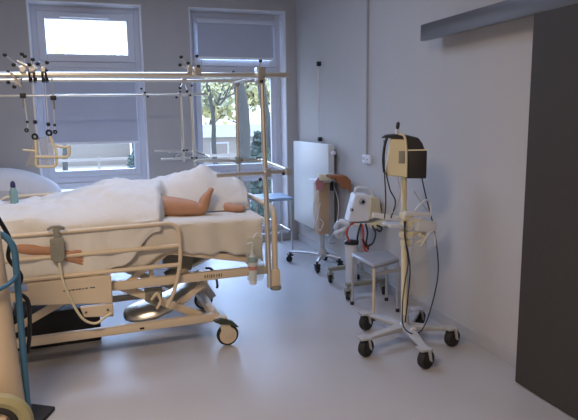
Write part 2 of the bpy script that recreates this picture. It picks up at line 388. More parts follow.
# mattress
mt = MB(); N = 40
def mtop(u): return .905 if u < .45 else .905-.012*(u-.45)/.6
def mbot(u): return .722 if u < .45 else .722-.125*(u-.45)/.61
def ss(a, b, x): t = max(0, min(1, (x-a)/(b-a))); return t*t*(3-2*t)
secs = []
for i in range(N+1):
    u = -1.06+2.12*i/N; a, b = mtop(u), mbot(u)
    if i in (0, N): a -= .02; b += .02
    pts = [(.065,b+.02),(.055,(a+b)/2),(.07,a-.02),(.10,a),(.44,a+.003),(.78,a),(.81,a-.02),(.825,(a+b)/2),(.815,b+.02),(.78,b),(.10,b)]
    secs.append([mt.bm.verts.new((u, p[0], p[1])) for p in pts])
for A, B in zip(secs, secs[1:]):
    for k in range(len(A)): mt.bm.faces.new((A[k], A[(k+1)%len(A)], B[(k+1)%len(A)], B[k]))
mt.bm.faces.new(secs[0]); mt.bm.faces.new(secs[-1][::-1])
tag(mt.build('mattress', 'sheet'), 'thick mattress on the cream hospital bed below the patient', 'mattress')
# fitted sheet hanging over mattress sides
bm_ = MB(); NU, NT = 110, 44; grid = []
for i in range(NU+1):
    u = -1.05+2.135*i/NU; col = []
    a = mtop(u)+.006
    drop = .26 if u < .4 else .26
    bot = (.60+.10*ss(.12,.46,u) if u < .46 else .70-.085*(u-.46)/.6)+(.012*math.sin(u*17)+.008*math.sin(u*41))
    for j in range(NT+1):
        t = j/NT
        if t < .22: v = .043+.006*math.sin(u*33+t*9)+.01*noise.noise((u*7, t*3, 1)); z = bot+(a-.03-bot)*(t/.22)
        elif t < .30: s_ = (t-.22)/.08; v = .043+.055*(1-math.cos(s_*PI/2)); z = a-.03+.03*math.sin(s_*PI/2)
        elif t < .78: s_ = (t-.30)/.48; v = .098+.69*s_; z = a+.004*noise.noise((u*9, v*9, 0))+.003
        elif t < .84: s_ = (t-.78)/.06; v = .788+.048*math.sin(s_*PI/2); z = a-.03*(1-math.cos(s_*PI/2))
        else: s_ = (t-.84)/.16; v = .836; z = a-.03-.16*s_
        wr = .010*noise.noise((u*5+v*3, v*6-u*4+z*6, 2.5)) if .1 < t < .8 else 0
        col.append(bm_.bm.verts.new((u, v, z+abs(wr))))
    grid.append(col)
# foot end drop
ex = []
for k in range(1, 7):
    col = []
    for j in range(NT+1):
        p = grid[NU][j].co; zf = p.z-(p.z-mbot(1.06)+.02)*k/6 if p.z > mbot(1.06)-.02 else p.z
        col.append(bm_.bm.verts.new((1.085+.006*math.sin(j*.7)*k/6, p.y, zf)))
    ex.append(col)
grid += ex
for A, B in zip(grid, grid[1:]):
    for k in range(NT): bm_.bm.faces.new((A[k], A[k+1], B[k+1], B[k]))
so = tag(bm_.build('bed_sheet', 'sheet'), 'beige-lit white bed sheet stretched over the mattress, hanging at the foot end', 'bed sheet')
sm = so.modifiers.new('t', 'SOLIDIFY'); sm.thickness = .004; sm.offset = 0

# pillows
def pillow(frame, cu, cv, cz, hu, hv, th_, slope, label):
    old = FR[0]; FR[0] = frame; pw = MB(); n = 28; G = []
    for side in (1, -1):
        g_ = []
        for i in range(n+1):
            r_ = []
            for j in range(n+1):
                a, b = i/n*2-1, j/n*2-1
                th = max(0, (1-a**4)*(1-b**4))**.45*th_
                u = cu+a*hu*(1-.06*b*b); v = cv+b*hv*(1-.07*a*a)
                z = cz-slope*max(0, a)**1.3+side*th+.008*noise.noise((u*6, v*6, side))
                r_.append(pw.bm.verts.new((u, v, z)))
            g_.append(r_)
        G.append(g_)
    for g_ in G:
        for i in range(n):
            for j in range(n): pw.bm.faces.new((g_[i][j], g_[i+1][j], g_[i+1][j+1], g_[i][j+1]))
    bmesh.ops.remove_doubles(pw.bm, verts=pw.bm.verts, dist=.0008)
    tag(pw.build('pillow', 'pillow'), label, 'pillow'); FR[0] = old
pillow(BED, -.86, .46, 1.0, .24, .30, .085, 0, 'white pillow under the head of the person on the nearer bed')
pillow(ID, -.88, 6.5, .93, .52, .30, .19, .16, 'large plump bluish white pillow mound on the far bed by the left window')

# ------------------------------------------------------------------ person
def skinmesh(name, verts, edges, m, parent=None, root=0, sub=2):
    me = bpy.data.meshes.new(name); P = [FR[0] @ Vector(v[:3]) for v in verts]
    org = Vector(parent['_w']) if parent is not None else Vector((P[root].x, P[root].y, min(p.z for p in P)))
    me.from_pydata([p-org for p in P], edges, []); o = bpy.data.objects.new(name, me); C.objects.link(o)
    if parent is not None: o.parent = parent
    else: o.location = org
    o['_w'] = list(org)
    s_ = o.modifiers.new('skin', 'SKIN'); s_.use_smooth_shade = True; s_.branch_smoothing = .3
    sd = me.skin_vertices[0].data
    for i, v in enumerate(verts):
        r = v[3] if len(v) == 4 else (v[3], v[4])
        sd[i].radius = r if isinstance(r, tuple) else (r, r)
    sd[root].use_root = True
    q = o.modifiers.new('sub', 'SUBSURF'); q.levels = sub; q.render_levels = sub
    me.materials.append(M[m]); return o
V = []; E_ = []; idx = {}
def jn(k, p, r, par=None):
    idx[k] = len(V); V.append((*p, r) if not isinstance(r, tuple) else (*p, *r))
    if par: E_.append((idx[par], idx[k]))
jn('pelvis', (.02,.46,1.00), .115)
jn('waist', (-.14,.46,1.01), .105, 'pelvis'); jn('chest', (-.34,.46,.968), .085, 'waist'); jn('upper', (-.50,.46,.95), .058, 'chest')
jn('neck', (-.64,.46,.99), .050, 'upper'); jn('head0', (-.77,.46,1.05), .066, 'neck'); jn('head1', (-.83,.46,1.12), .100, 'head0'); jn('head2', (-.92,.46,1.135), .088, 'head1')
# near arm
jn('sh1', (-.50,.29,.955), .052, 'upper'); jn('el1', (-.62,.12,.90), .044, 'sh1'); jn('el1b', (-.57,.035,.832), .040, 'el1')
jn('fa1', (-.42,.024,.805), .042, 'el1b'); jn('fa2', (-.31,.022,.782), .036, 'fa1'); jn('wr1', (-.245,.018,.755), .032, 'fa2'); jn('pm1', (-.205,.018,.730), (.032,.052), 'wr1')
# fingers reach down along the sheet
for f, (dz, ln) in enumerate([(.030,.085),(.010,.095),(-.010,.090),(-.030,.070)]):
    b = (-.180,.014,.722+dz*.8)
    jn(f'f{f}a', (b[0]+ln*.35, b[1]-.002, b[2]-.004), .0125, 'pm1')
    jn(f'f{f}b', (b[0]+ln*.72, b[1]+.002, b[2]-.016), .0115, f'f{f}a')
    jn(f'f{f}c', (b[0]+ln*.95, b[1]+.010, b[2]-.030), .010, f'f{f}b')
jn('th1', (-.205,.0,.765), .014, 'wr1'); jn('th2', (-.165,-.002,.772), .0125, 'th1'); jn('th3', (-.132,.002,.765), .010, 'th2')
# far arm on the belly
jn('sh2', (-.50,.60,.94), .040, 'upper'); jn('el2', (-.26,.64,.955), .038, 'sh2'); jn('wr2', (-.12,.58,1.03), .028, 'el2'); jn('hn2', (-.06,.52,1.03), .03, 'wr2')
# near leg
jn('hp1', (.06,.36,1.0), .095, 'pelvis'); jn('kn1', (.34,.30,1.005), .075, 'hp1'); jn('cf1', (.45,.27,.985), .084, 'kn1'); jn('cf1b', (.56,.245,.975), .070, 'cf1')
jn('an1', (.645,.225,.968), .056, 'cf1b'); jn('he1', (.700,.22,.950), .056, 'an1'); jn('ft1', (.712,.22,1.005), (.056,.052), 'he1'); jn('ft2', (.742,.22,1.055), (.060,.038), 'ft1'); 
for f, (dv, ln, r) in enumerate([(-.028,.042,.013),(-.012,.042,.0095),(.002,.038,.009),(.015,.032,.0085),(.027,.026,.008)]):
    jn(f't{f}', (.755, .22+dv*1.2, 1.078), r*1.35, 'ft2'); jn(f't{f}b', (.770, .22+dv*1.4, 1.080+ln*.75), r*1.2, f't{f}')
# far leg
jn('hp2', (.06,.56,1.0), .095, 'pelvis'); jn('kn2', (.46,.56,1.0), .060, 'hp2'); jn('cf2', (.60,.52,.98), .055, 'kn2')
jn('an2', (.86,.40,.955), .042, 'cf2'); jn('he2', (.89,.33,.945), .042, 'an2'); jn('ft3', (.95,.280,.938), (.046,.036), 'he2'); jn('ft4', (1.03,.265,.932), (.046,.024), 'ft3')
pe = thing('person', 'person lying on their back under the white cover, one bare foot and a hand showing', 'person', (.02,.46,.91))
skinmesh('body', V, E_, 'skin', pe)
hr = MB().ball((-.925,.46,1.125), .098, (1.0,.95,.95), 20).build('hair', 'black', pe)
gw = [(.02,.46,.985,.120),(-.14,.46,.99,.115),(-.34,.46,.962,.092),(-.48,.46,.95,.062)]
skinmesh('hospital_gown', gw, [(0,1),(1,2),(2,3)], 'linen', pe)
fc = MB(); fc.ball((-.83,.46,1.195), .014, (1.6,.9,1.0), 10); fc.ball((-.795,.46,1.195), .014, (.6,1.5,.7), 10)
fc.ball((-.85,.43,1.20), .011, (1,1,.7), 10); fc.ball((-.85,.49,1.20), .011, (1,1,.7), 10); fc.ball((-.85,.375,1.12), .016, (1.5,.5,1), 10); fc.ball((-.85,.545,1.12), .016, (1.5,.5,1), 10)
fc.build('face', 'skin', pe)

# ------------------------------------------------------------------ blanket over the patient
def ss(a, b, x): t = max(0, min(1, (x-a)/(b-a))); return t*t*(3-2*t)
CR = [(-.95,1.05),(-.80,1.04),(-.62,1.035),(-.48,1.045),(-.25,1.075),(-.09,1.12),(.08,1.17),(.29,1.155),(.42,1.155),(.52,1.175),(.66,1.215),(.76,1.245),(.84,1.20),(.93,1.165),(1.02,1.14),(1.10,1.07)]
def crest(u):
    for (a, za), (b, zb) in zip(CR, CR[1:]):
        if u <= b: t = (u-a)/(b-a); return za+(zb-za)*t
    return CR[-1][1]
bl = MB(); NU, NT = 150, 90; grid = []
for i in range(NU+1):
    u = -.95+2.03*i/NU; col = []
    k = ss(.36, .47, u)                       # 0: hangs over the side, 1: edge lies behind the bare leg
    kd = ss(.10, .34, u)                       # drape lifts
    zb = .612+.018*math.sin(u*14)+.02*noise.noise((u*5,0,0)) + kd*.27
    ve = .018*(1-k)+k*.305; ze = zb*(1-k)+k*.925
    cr = crest(u)+.006*noise.noise((u*8, 3, 0))
    vc = .40+.10*k
    for j in range(NT+1):
        t = j/NT
        if t < .3:      # hanging side
            s_ = t/.3; v0 = .012+.010*math.sin(u*26+s_*2)*(1-s_)+.014*noise.noise((u*6, s_*2, 5)); z0 = zb+(.94-zb)*s_
            v1 = .305+.0*s_; z1 = .922+.03*s_
            v = v0*(1-k)+v1*k; z = z0*(1-k)+z1*k
        else:
            s_ = (t-.3)/.7; va = .012*(1-k)+.305*k; za = .94*(1-k)+.952*k
            v = va+(.86-va)*s_
            m_ = (v-va)/(vc-va) if v < vc else 1-(v-vc)/(.86-vc)
            m_ = max(0, min(1, m_)); bump_ = math.sin(m_*PI/2)**((.8 if v < vc else .5)*(.3+.7*ss(-.45,-.15,u)))
            z = za+(cr-za)*bump_ if v < vc else .90+(cr-.90)*bump_
            # second fold between legs
            z -= .018*math.exp(-((v-.45-.2*(u-.2))/.05)**2)*ss(.1,.4,u)*(1-ss(.7,.9,u))
        w = .022*noise.noise((u*5+v*4, v*7-u*2, 9))+.016*noise.noise((u*13-v*9, v*15+u*6, 4))-.022*abs(noise.noise((u*6+v*9, v*3-u*2, 7)))-.014*abs(noise.noise((u*11-v*12, v*6, 2)))+.012
        if t >= .3: z += w*min(1, (t-.3)*5)*(.4 if t > .95 else 1)
        else: v -= .0 + abs(w)*.3*(1-k); 
        uu = u+.02*noise.noise((v*8, z*6, 3))*(1 if i not in (0,) else 0)
        if i == NU: pass
        col.append(bl.bm.verts.new((uu, v, z)))
    grid.append(col)
for A, B in zip(grid, grid[1:]):
    for k in range(NT): bl.bm.faces.new((A[k], A[k+1], B[k+1], B[k]))
bo = tag(bl.build('blanket', 'linen'), 'rumpled white cover draped over the lying patient and over the near bed side', 'blanket')
sm = bo.modifiers.new('t', 'SOLIDIFY'); sm.thickness = .008; sm.offset = 0

# handset on the side rail
hs = thing('bed_controller', 'grey handset with a curled cord hooked on the near side rail', 'remote control', (-.275,-.04,.72))
MB().prism([(-.315,-.056,.875),(-.235,-.056,.878),(-.235,-.056,.745),(-.255,-.056,.722),(-.297,-.056,.722),(-.318,-.056,.745)], (0,.030,0)).build('handset_body', 'grey', hs, bev=.006)
MB().ab((-.293,-.040,.87),(-.257,-.026,.945),.004).build('hook_stem', 'grey', hs)
MB().tube(rnd([(-.325,-.035,.932),(-.30,-.035,.948),(-.25,-.035,.948),(-.225,-.035,.932)],.02), .009).build('hook', 'grey', hs)
bt = MB()
for i in range(4):
    for j in range(2): bt.ab((-.300+j*.034,-.059,.765+i*.025),(-.282+j*.034,-.055,.779+i*.025),.002)
bt.build('button', 'grey', hs)
MB().tube(spline([(-.27,-.042,.723),(-.262,-.045,.62),(-.235,-.05,.52),(-.20,-.05,.42),(-.15,-.05,.33),(-.08,-.045,.295),(-.015,-.04,.33),(.02,-.03,.345)], 8), .0085).build('cord', 'creamd', hs)

# sanitizer bottle hung in a clear holder at the foot
sb = thing('sanitizer_bottle', 'clear pump bottle with a small red label hanging at the bed foot corner', 'bottle', (.985,-.06,.43))
MB().lathe((.985,-.055,.44), [(.020,0),(.027,.004),(.029,.10),(.029,.17),(.022,.20),(.012,.215)], seg=20).build('bottle_body', 'white', sb)
MB().lathe((.985,-.055,.655), [(.014,0),(.014,.02),(.007,.022),(.006,.07)], seg=14).build('pump', 'white', sb)
MB().tube(rnd([(.985,-.055,.725),(.985,-.055,.74),(.95,-.06,.735)],.01), .006).build('nozzle', 'white', sb)
MB().lathe((.985,-.055,.545), [(.0296,0),(.0296,.028)], seg=20).build('bottle_label', 'label', sb)
MB().lathe((.985,-.055,.60), [(.0305,0),(.0305,.035),(.024,.04)], seg=20).build('liquid_band', 'tealc', sb)
hd = thing('plastic_holder', 'clear plastic sleeve gathered around the pump bottle at the bed foot', 'holder', (1.01,-.05,.45))
k = MB(); 
for dv, w_ in ((-.09,.0),(.0,.0)):
    pass
rg = []
for q_ in range(9):
    z = .47+.30*q_/8; rg.append([k.bm.verts.new((1.005+(.058+.008*math.sin(q_+a_*3))*math.cos(a_), -.055+(.036+.004*math.sin(q_*2+a_*5))*math.sin(a_), z)) for a_ in [2*PI*t/24 for t in range(24)]])
for A, B in zip(rg, rg[1:]):
    for t in range(24): k.bm.faces.new((A[t], A[(t+1)%24], B[(t+1)%24], B[t]))
k.bm.faces.new(rg[0][::-1]); k.build('sleeve', 'clear', hd)
MB().tube(rnd([(1.0,-.02,.76),(1.04,.0,.80),(1.08,-.01,.74)],.02), .004).build('hanging_strap', 'white', hd)
# small bottle with dark cap near the pillow, clipped on the near rail
dbt = thing('drinking_bottle', 'small clear bottle with dark blue cap in front of the far pillow', 'bottle', (-.553,.52,1.015))
MB().lathe((-.553,.52,1.02), [(.022,0),(.027,.005),(.027,.10),(.013,.13)], seg=18).build('bottle_body', 'tealc', dbt)
MB().lathe((-.553,.52,1.148), [(.014,0),(.018,.004),(.016,.03),(.006,.045)], seg=16).build('bottle_cap', 'teal', dbt)
# thin black tube on cover
tag(MB().tube(spline([(.24,.09,.96),(.30,.12,.995),(.36,.20,1.045),(.42,.26,1.075)],6), .004, 8).build('drain_tube', 'black'), 'thin dark tube emerging from the cover next to the bare shin', 'tube')
# black box and things under the bed
bb = thing('storage_box', 'black storage box on the floor under the bed head', 'box', (-.33,.62,0))
MB().ab((-.62,.42,0),(-.045,.80,.25),.012).build('box_body', 'black', bb); MB().ab((-.63,.41,.24),(-.035,.81,.265),.008).build('box_lid', 'black', bb)

# ------------------------------------------------------------------ traction frame
def clamp(par, p, knobs, m='steel', size=.028):
    p = Vector(p); size *= 1.3; c = MB(); c.box(p, (size*1.3, size*1.6, size*1.6), None, .005); c.cyl(p+Vector((0,-size*1.1,0)), p+Vector((0,size*1.1,0)), size*.6, seg=14)
    for k in knobs: c.cyl(p, p+Vector(k)*.92, .0045, seg=8)
    o = c.build('clamp', m, par)
    for k in knobs: MB().ball(p+Vector(k), .0125 if len(k) < 4 else k[3], (1,1,.9), 12).build('knob', 'black', o)
    return o
tf = thing('traction_frame', 'chrome overhead traction frame standing over the nearer bed', 'frame', (0,.43,.36))
MB().cyl((-1.25,-.03,1.862),(1.285,-.03,1.887), .0175).build('overhead_bar', 'chrome', tf)
MB().cyl((-1.25,.88,1.895),(1.40,.88,1.905), .014).build('overhead_bar', 'chrome', tf)
for (u, v, z0) in ((1.085,-.045,.40),(-1.16,-.045,.4)): MB().cyl((u+.025,v,z0),(u,v,1.90), .018).build('upright_post', 'chrome', tf)
for (u, v, z0) in ((1.165,.925,.42),(-1.16,.925,.4)): MB().cyl((u,v,z0),(u,v,1.92), .0165).build('upright_post', 'chrome', tf)
for u in (1.06, -1.14): MB().cyl((u,-.06,1.875),(u+.08,.93,1.89), .0095).build('cross_bar', 'chrome', tf)
MB().tube(rnd([(.744,-.075,1.222),(1.27,-.075,1.228),(1.375,.955,1.236),(.80,.955,1.25)], .05), .0145).build('foot_bow', 'chrome', tf)
clamp(tf, (1.075,-.035,1.90), [(0,-.02,.075)], 'steel', .034); clamp(tf, (1.07,-.035,1.85), [(-.0,-.05,-.01)])
clamp(tf, (1.16,.90,1.89), [(-.03,-.02,.085),(.03,0,.06)]); clamp(tf, (1.165,.935,1.245), [(.02,-.03,.0)], 'grey')
clamp(tf, (1.10,-.065,1.225), [(-.06,-.04,-.04)], 'steel', .026)
clamp(tf, (1.25,-.07,1.227), [(-.04,-.03,-.012)], 'steel', .022)
# cluster of pulleys in the middle
def clampk(p, ks, m='steel', size=.022):   # knobs given as absolute points
    clamp(tf, p, [tuple(Vector(k)-Vector(p)) for k in ks], m, size)
clampk((.60,-.045,1.915), [(.545,-.06,1.989),(.536,-.06,1.939),(.588,-.06,1.952),(.646,-.06,1.997)], 'steel', .020)
clampk((.645,-.05,1.90), [(.651,-.075,1.932),(.635,-.075,1.900)], 'steel', .028)
clampk((.72,.88,1.90), [(.683,.86,1.843),(.735,.84,1.815),(.70,.84,1.95)], 'steel', .022)
# left cluster above the patient
clampk((-.385,-.045,1.90), [(-.472,-.06,1.979),(-.382,-.06,1.986),(-.366,-.08,1.972),(-.43,-.07,1.923)], 'steel', .020)
clampk((-.335,-.045,1.905), [(-.325,-.07,1.955),(-.345,-.09,1.925)], 'steel', .022)
clampk((-.275,-.045,1.90), [(-.25,-.06,1.94),(-.30,-.08,1.93)], 'steel', .016)
clampk((-.42,-.02,1.83), [(-.47,-.03,1.825),(-.44,-.03,1.80),(-.465,-.03,1.885)], 'steel', .018)
for a, b in [((-.41,-.07,1.945),(-.355,-.07,1.915)), ((-.35,-.07,1.925),(-.305,-.07,1.900)), ((-.45,-.05,1.88),(-.40,-.05,1.80))]:
    MB().cyl(a, b, .008, seg=10).build('clamp_rod', 'chrome', tf)
for u in (-.352, -.327, -.282, -.262):
    MB().tube(rnd([(u,-.055,1.905),(u,-.055,1.83),(u+.006,.01,1.83),(u+.006,.01,1.905)],.006), .0055, 8).build('bar_hook', 'black', tf)
for u, z in ((-.40,1.75),(-.232,1.737)):
    o = MB().box((u,.0,z), (.035,.02,.03), None, .006).build('pulley_block', 'black', tf)
    MB().cyl((u,.0,z+.01), (u,.0,1.86), .004, seg=8).build('pulley_rod', 'steel', o)
    MB().cyl((u,.0,z-.01), (u,.0,z-.07), .006, seg=8).build('pulley_pin', 'grey', o)

# trapeze handle hanging in straps below the near overhead bar
tz = thing('trapeze_handle', 'cream grab handle hanging on straps from the overhead bar above the patient', 'handle', (-.29,.0,1.31))
for a, b, zr in [((-.345,.0,1.83),(-.345,.0,1.593),1.505), ((-.272,.0,1.83),(-.272,.0,1.578),1.526), ((-.235,.0,1.72),(-.237,.0,1.573),1.531), ((-.395,.0,1.73),(-.388,.0,1.594),1.545)]:
    s_ = MB().tube([a, b], .003, 6).build('strap', 'white', tz)
    sm_ = abs(a[0]+.31) > .06
    MB().ball((b[0], b[1], b[2]), .009 if sm_ else .013, (1,1,1), 10).build('strap_bead', 'black', s_)
    MB().ring((b[0]+(-.008 if b[0] < -.3 else 0), b[1]-.004, zr), (.35,1,.1), .009 if sm_ else .015, .005 if sm_ else .0065, 18).build('strap_ring', 'rubber', s_)
    MB().tube([b, (b[0], b[1], zr+.01)], .003, 6).build('strap_end', 'white', s_)
MB().tube(rnd([(-.35,0,1.49),(-.352,.0,1.40),(-.362,.0,1.321),(-.245,.0,1.318),(-.238,.0,1.40),(-.268,.0,1.51)], .025), .0085).build('grip', 'creamd', tz)
MB().tube(rnd([(-.360,-.015,1.384),(-.178,-.015,1.376),(-.160,-.015,1.40),(-.164,-.015,1.447),(-.185,-.015,1.435),(-.238,-.015,1.448)], .018), .0085).build('hook_bar', 'creamd', tz)
MB().prism([(-.425,.006,1.325),(-.24,.006,1.322),(-.265,.006,1.50),(-.35,.006,1.50)], (0,.003,0)).build('sling', 'film', tz)
MB().tube([(-.428,.0,1.427),(-.352,.0,1.418)], .006).build('cross_pin', 'creamd', tz)

# ------------------------------------------------------------------ second bed + its frame near the windows
FR[0] = ID
b2 = thing('hospital_bed', 'second cream bed by the windows, mostly hidden behind the occupied bed', 'bed', (0,6.5,0))
k = MB()
for y in (6.16, 6.84): k.bar((-1.05,y,.42),(.98,y,.42),.04,.06,.004)
for xx in (-1.0,-.3,.4,.95): k.bar((xx,6.16,.42),(xx,6.84,.42),.04,.05)
k.build('bed_frame', 'cream', b2)
for xx in (-.9,.85):
    for y in (6.18,6.82):
        MB().cyl((xx,y,.12),(xx,y,.42),.02).build('leg','cream',b2)
        MB().lathe((xx,y-.02,.06),[(.04,0),(.06,.005),(.06,.035),(.04,.04)],(0,1,0),20).build('castor_wheel','rubber',b2)
        MB().box((xx,y,.10),(.03,.06,.05)).build('castor_fork','grey',b2)
MB().tube(rnd([(.99,6.14,.40),(.99,6.14,.80),(.99,6.86,.80),(.99,6.86,.40)],.06),.016).build('foot_end_frame','cream',b2)
MB().tube(rnd([(-1.06,6.14,.40),(-1.06,6.14,.95),(-1.06,6.86,.95),(-1.06,6.86,.40)],.06),.016).build('head_end_frame','cream',b2)
tag(MB().ab((-1.0,6.15,.45),(.95,6.85,.60),.03).build('mattress','pillow'), 'thin white mattress on the far bed below the windows', 'mattress')
t2 = thing('traction_frame', 'smaller looking traction frame standing over the far bed by the windows', 'frame', (.4,6.5,.5))
MB().cyl((-1.1,6.2,1.838),(1.16,6.2,1.855),.014).build('overhead_bar','chrome',t2)
MB().cyl((.985,6.1,.45),(.97,6.16,1.87),.015).build('upright_post','chrome',t2)
MB().cyl((-1.02,6.1,.45),(-1.02,6.16,1.87),.0125).build('upright_post','chrome',t2)
MB().cyl((.87,6.18,1.15),(.865,6.18,1.85),.014).build('hanging_rod','chrome',t2)
MB().tube(rnd([(.63,6.13,1.185),(1.14,6.13,1.19),(1.12,6.93,1.215),(.80,6.93,1.215)],.05),.0135).build('foot_bow','chrome',t2)
MB().cyl((.57,6.15,1.272),(.86,6.17,1.268),.011).build('side_arm','chrome',t2)
clamp(t2,(.87,6.17,1.27),[(-.0,-.04,.0),(.035,-.02,.0),(-.10,-.02,-.07)],'steel',.018)
clamp(t2,(.975,6.13,1.19),[(-.03,-.04,0),(.02,-.04,0)],'steel',.022)
clamp(t2,(.50,6.19,1.85),[(-.03,-.02,.06),(.0,-.05,.02),(.03,-.04,-.02)],'steel',.02)
clamp(t2,(.86,6.19,1.85),[(.0,-.04,.03),(-.04,-.04,-.03),(.01,-.03,.10)],'steel',.022)
clamp(t2,(.96,6.17,1.86),[(.02,-.04,.08),(.0,-.04,-.02)],'steel',.022)

# ------------------------------------------------------------------ cylinder trolley at left edge
ct = thing('cylinder_trolley', 'blue tubular gas cylinder trolley at the left edge', 'trolley', (-.6,3.05,0))
MB().tube(rnd([(-.430,3.1,.03),(-.422,3.1,.98),(-.47,3.1,1.055),(-.84,3.1,1.055),(-.84,3.1,.03)],.08),.0165,14).build('trolley_frame','blue',ct)
MB().tube(spline([(-.422,3.1,.835),(-.455,3.0,.815),(-.55,2.925,.795),(-.72,2.95,.795),(-.84,3.1,.82)],6),.011).build('holding_hoop','blue',ct)
MB().prism([(-.80,2.98,.004),(-.43,2.98,.004),(-.315,3.26,.004),(-.47,3.36,.004),(-.80,3.30,.004)],(0,0,.02)).build('base_plate','rubber',ct)
for xx in (-.535,-.86):
    yy = 2.87
    w = MB().ring((xx,yy,.165),(0,1,0),.125,.036,40).build('wheel','yellow',ct)
    h = MB().ring((xx,yy-.012,.165),(0,1,0),.083,.020,32); h.build('rim','rubber',w)
    h = MB(); h.cyl((xx,yy-.03,.165),(xx,yy+.03,.165),.03)
    for a in range(5): h.bar((xx,yy,.165),(xx+.075*math.cos(a*1.257+.9),yy,.165+.075*math.sin(a*1.257+.9)),.02,.028)
    h.build('spokes','oxy',w)
MB().cyl((-.9,2.87,.165),(-.49,2.87,.165),.010).build('axle','blue',ct)
MB().ab((-.62,2.88,.05),(-.58,3.08,.09)).build('axle_bracket','blue',ct)
oc = thing('gas_cylinder', 'tall cream gas cylinder standing on the blue trolley', 'cylinder', (-.545,3.06,.03))
lean = Vector((-.045,.0,1)).normalized(); cb = Vector((-.535,3.07,.035))
MB().lathe(cb,[(.09,0),(.103,.008),(.106,.03),(.106,1.12),(.10,1.18),(.07,1.24),(.035,1.27)],lean,40).build('cylinder_body','oxy',oc)
MB().lathe(cb+lean*1.27,[(.033,0),(.033,.03),(.02,.035),(.02,.08),(.03,.085),(.03,.11)],lean,20).build('valve','chrome',oc)
for z_ in (.74,.30):
    MB().lathe(cb+lean*z_,[(.1075,0),(.1075,.035)],lean,40).build('black_band','black',oc) if False else None
tag(MB().tube(spline([(-.50,3.20,1.12),(-.455,3.20,1.0),(-.47,3.21,.9),(-.42,3.22,.8),(-.44,3.21,.72),(-.395,3.2,.66),(-.40,3.2,.5),(-.42,3.2,.38)],6),.011,10).build('pressure_hose','black'), 'thick black hose hanging behind the blue trolley tube', 'hose')

# ------------------------------------------------------------------ chair below window
ch = thing('stool', 'pale blue stool with thin legs below the right window', 'stool', (1.98,6.68,0))
MB().ab((1.72,6.45,.615),(2.19,6.92,.655),.015).build('seat','seatblue',ch)
for xx in (1.75,2.16):
    for y in (6.48,6.89): MB().cyl((xx+(.02 if xx>2 else -.02),y,0),(xx,y,.62),.010,seg=10).build('leg','steel',ch)
MB().tube(rnd([(1.75,6.48,.25),(2.16,6.48,.25),(2.16,6.89,.25),(1.75,6.89,.25)],.01),.007,8).build('stretcher','steel',ch)

# ------------------------------------------------------------------ cart with brown pack
c1 = thing('equipment_cart', 'narrow tan column cart on castors beside the radiator', 'cart', (2.2,5.55,0))
MB().ab((2.15,5.50,.38),(2.265,5.66,.93),.008).build('column','wood',c1)
MB().cyl((2.215,5.58,.10),(2.215,5.58,.40),.028).build('post','steel',c1)
MB().lathe((2.215,5.58,.13),[(.05,0),(.05,.05),(.03,.08)]).build('hub','lgrey',c1)
MB().ab((2.11,5.46,.93),(2.42,5.70,.955),.006).build('top_shelf','white',c1)
for (xx,yy) in ((1.965,5.95),(2.09,5.40),(2.375,5.46),(2.36,5.86)):
    MB().tube(spline([(2.215,5.58,.14),((2.215+xx)/2,(5.58+yy)/2,.135),(xx,yy,.115)],6),.014).build('base_leg','steel',c1)
    castor(c1,xx,yy,.035,.03,math.atan2(yy-5.58,xx-2.2)+.6,top=.12,fm='black')
for k_,(p,l_) in enumerate(zip([[(2.14,5.49,.9),(2.08,5.47,.7),(2.10,5.48,.5),(2.16,5.5,.42),(2.2,5.5,.52)], [(2.31,5.5,.9),(2.36,5.48,.7),(2.33,5.48,.45),(2.25,5.5,.3)], [(2.16,5.49,.72),(2.12,5.46,.6),(2.10,5.46,.5),(2.15,5.47,.44),(2.19,5.48,.5),(2.15,5.48,.56)]], ['thin translucent tube bowing out left of the tan column', 'thin translucent tube hanging right of the tan column', 'small translucent coil low on the front of the tan column'])):
    tag(MB().tube(spline(p,8),.004,6).build('patient_tube','white'), l_, 'tube', 'tubes on the narrow cart')
pk = thing('paper_package', 'amber brown paper package overhanging the narrow cart top', 'package', (2.36,5.42,.82))
k = MB(); sec = []
for i in range(13):
    t = i/12; xx = 2.20+.22*t
    zt = 1.015-.01*t-.17*max(0,t-.75)**1.4*2; hz = .03+.10*ss(.25,.55,t)
    sec.append([k.bm.verts.new(p) for p in [(xx,5.30,zt-hz),(xx,5.30,zt),(xx,5.38,zt+.012),(xx,5.46,zt),(xx,5.455,zt-hz*.4)]])
for A,B in zip(sec,sec[1:]):
    for q_ in range(5): k.bm.faces.new((A[q_],A[(q_+1)%5],B[(q_+1)%5],B[q_]))
k.bm.faces.new(sec[0]); k.bm.faces.new(sec[-1][::-1]); k.build('wrapping','brown',pk,bev=.004)
MB().ab((2.13,5.42,.955),(2.30,5.50,1.02),.012).build('folded_flap','creamd',pk)
tag(MB().prism([(2.10,5.44,.86),(2.17,5.44,.86),(2.18,5.44,.94),(2.12,5.44,.99),(2.09,5.44,.95)],(0,.012,0)).build('paper_label','pink'), 'crumpled pink and white paper tag on the front of the narrow cart', 'tag')
tag(MB().ab((2.265,5.46,.84),(2.30,5.495,.95),.006).build('clip_box','black'), 'small black clip box on the tan column', 'box')

